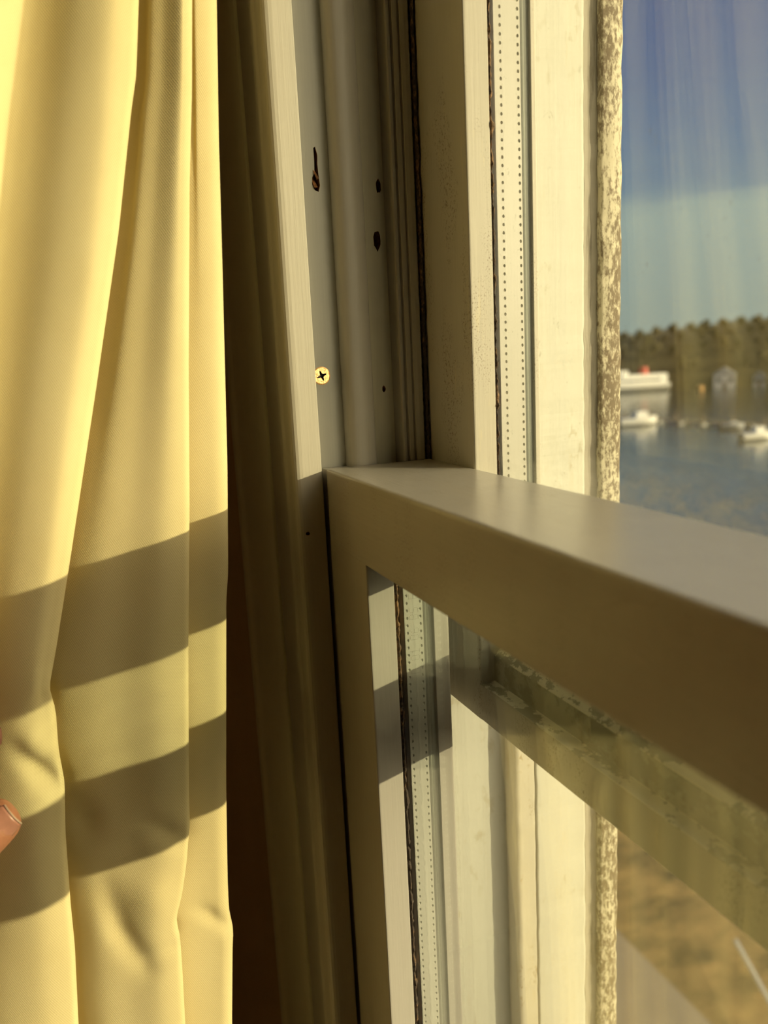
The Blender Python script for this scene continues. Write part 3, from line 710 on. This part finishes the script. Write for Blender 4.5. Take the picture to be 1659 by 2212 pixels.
# boats
def hull_mesh(L, B, H, sheer=.25):
    V = []; F = []; ns = 12
    for i in range(ns + 1):
        u = i / ns; w = B / 2 * (1 - max(0, (u - .55) / .45) ** 2.2 * .96) * (.92 + .08 * min(1, u * 5)); top = H * (1 + sheer * u * u)
        x = -L / 2 + L * u
        V += [(x, -w, top), (x, -w * .75, .15 * H), (x, 0, -.25 * H), (x, w * .75, .15 * H), (x, w, top)]
    for i in range(ns):
        for j in range(4): F.append((i * 5 + j, (i + 1) * 5 + j, (i + 1) * 5 + j + 1, i * 5 + j + 1))
        F.append((i * 5, i * 5 + 4, (i + 1) * 5 + 4, (i + 1) * 5))
    F.append((0, 1, 2, 3, 4)); F.append((ns * 5 + 4, ns * 5 + 3, ns * 5 + 2, ns * 5 + 1, ns * 5)); return V, F
def local(name, V, F, mat, parent, loc=(0, 0, 0)):
    o = link(name, V, F, mat); o.parent = parent; o.matrix_parent_inverse = Matrix.Identity(4); o.location = loc; return o
def lbox(name, x, y, z, mat, parent):
    o = box(name, x, y, z, mat); o.parent = parent; o.matrix_parent_inverse = Matrix.Identity(4); return o
def tangent(az): return math.radians(90 - az)   # heading along the shore
p = site(38.5, 276, WZ)
fe = empty('boat', p, 'long white passenger boat with a red funnel moored at the far shore', 'boat'); fe.rotation_euler.z = tangent(38.6) + math.pi + .5
Vh, Fh = hull_mesh(26, 5, 2.0); local('hull', Vh, Fh, 'white', fe, (0, 0, .3))
lbox('cabin', (-12, 8), (-2, 2), (2.2, 4.6), 'white', fe); lbox('window_band', (-9.6, 7.6), (-2.04, 2.04), (3.2, 3.8), 'dark', fe)
lbox('upper_deck', (-12, 4), (-1.9, 1.9), (4.6, 5.4), 'white', fe); lbox('wheelhouse', (1.5, 4.5), (-1.5, 1.5), (5.4, 6.8), 'white', fe)
bmf = bmesh.new(); bmesh.ops.create_cone(bmf, cap_ends=True, segments=14, radius1=1.5, radius2=1.2, depth=2.4, matrix=Matrix.Translation((-4.5, 0, 6.5)))
mf = bpy.data.meshes.new('funnel'); bmf.to_mesh(mf); bmf.free(); mf.materials.append(M['red']); o = bpy.data.objects.new('funnel', mf); COL.objects.link(o); o.parent = fe
lbox('stripe', (-12.6, 9), (-2.52, 2.52), (1.0, 1.25), 'dark', fe)
def house(az, d, w, dep, h, rf, wall, roof, label):
    p = site(az, d); p.z = WZ - .3; e = empty('boathouse', p, label, 'boathouse'); e.rotation_euler.z = tangent(az)
    lbox('wall', (-w / 2, w / 2), (-dep / 2, dep / 2), (0, h), wall, e)
    V = [(-w / 2 - .3, -dep / 2 - .3, h), (w / 2 + .3, -dep / 2 - .3, h), (0, -dep / 2 - .3, h + rf), (-w / 2 - .3, dep / 2 + .3, h), (w / 2 + .3, dep / 2 + .3, h), (0, dep / 2 + .3, h + rf)]
    local('roof', V, [(0, 1, 2), (3, 5, 4), (0, 2, 5, 3), (1, 4, 5, 2), (0, 3, 4, 1)], roof, e)
    for sx_ in (-.28, .28):
        lbox('window', (sx_ * w - .5, sx_ * w + .5), (-dep / 2 - .04, -dep / 2 + .1), (h * .45, h * .8), 'dark', e)
    lbox('door', (-.5, .5), (-dep / 2 - .05, -dep / 2 + .1), (.3, 2.3), 'plank', e)
house(44.35, 285, 6.5, 6, 4.4, 2.4, 'white', 'greypaint', 'white gabled boathouse at the foot of the far wood')
house(46.4, 287, 3.5, 4, 3.4, 1.6, 'greypaint', 'roof', 'small grey boathouse right of the white gabled one')
lbox_e = empty('buoy', site(42.9, 272, WZ), 'small orange mooring buoy near the white boathouse', 'buoy')
bmb = bmesh.new(); bmesh.ops.create_uvsphere(bmb, u_segments=14, v_segments=8, radius=1.1, matrix=Matrix.Translation((0, 0, .5))); mb = bpy.data.meshes.new('float_ball'); bmb.to_mesh(mb); bmb.free(); mb.materials.append(M['orange'])
o = bpy.data.objects.new('float_ball', mb); COL.objects.link(o); o.parent = lbox_e
lbox('lifting_eye', (-.12, .12), (-.12, .12), (1.5, 2.0), 'dark', lbox_e)
# floating jetty: pontoons and planks
a0, a1 = site(37.2, 172, WZ), site(50, 146, WZ)
jd = (a1 - a0); L = jd.length; je = empty('jetty', a0, 'low floating jetty lying across the water', 'jetty'); je.rotation_euler.z = math.atan2(jd.y, jd.x)
npl = int(L / 1.2)
for i in range(npl):
    lbox('plank', (i * 1.2, i * 1.2 + 1.12), (-1.1, 1.1), (.55, .7), 'plank', je)
for i in range(9): lbox('pontoon', (i * L / 9 + .4, i * L / 9 + 2.6), (-1.0, 1.0), (-.35, .55), 'greypaint', je)
for i in range(7):
    lbox('mooring_post', (3 + i * L / 7.2, 3.25 + i * L / 7.2), (.8, 1.05), (-.3, 1.9), 'plank', je)
def small_boat(az, d, L, B, H, cabin, rot, label, hullm='white'):
    e = empty('boat', site(az, d, WZ), label, 'boat'); e.rotation_euler.z = tangent(az) + rot + .35
    Vh, Fh = hull_mesh(L, B, H); local('hull', Vh, Fh, hullm, e, (0, 0, .15))
    lbox('cabin', (-L * .08, L * .22), (-B * .3, B * .3), (H + .1, H + cabin), 'white', e)
    lbox('windscreen', (L * .16, L * .235), (-B * .29, B * .29), (H + cabin * .45, H + cabin * .9), 'dark', e)
    lbox('engine', (-L / 2 - .4, -L / 2 - .02), (-.25, .25), (.1, H + .3), 'dark', e)
small_boat(46.35, 134, 5.0, 2.0, .85, 1.1, .25, 'white motorboat nearest the window, in front of the jetty')
small_boat(39.0, 160, 7.5, 2.6, 1.2, 1.4, .1, 'white cabin boat at the left end of the jetty')
small_boat(44.9, 150, 3.6, 1.6, .7, .6, -.2, 'little boat moored mid-jetty beside the motorboat', 'greypaint')

# pale edging strip lying on the slope below the terrace
ed = []
for i in range(13):
    u = i / 12; x = -3.42 + 1.6 * u; y = 3.83 - .70 * u; ed.append((x, y, slope(x, max(y, 4.2)) + .11 if y > 4.2 else -4.09))
V = []; F = []
for x, y, z in ed:
    V += [(x, y - .011, z), (x, y - .011, z + .03), (x, y + .011, z + .03), (x, y + .011, z)]
for i in range(12):
    for j in range(4): F.append((i * 4 + j, i * 4 + (j + 1) % 4, (i + 1) * 4 + (j + 1) % 4, (i + 1) * 4 + j))
F += [(0, 1, 2, 3), (51, 50, 49, 48)]
tag(link('edging_strip', V, F, 'greypaint'), 'pale narrow edging strip lying on the brown ground beyond the terrace', 'edging')
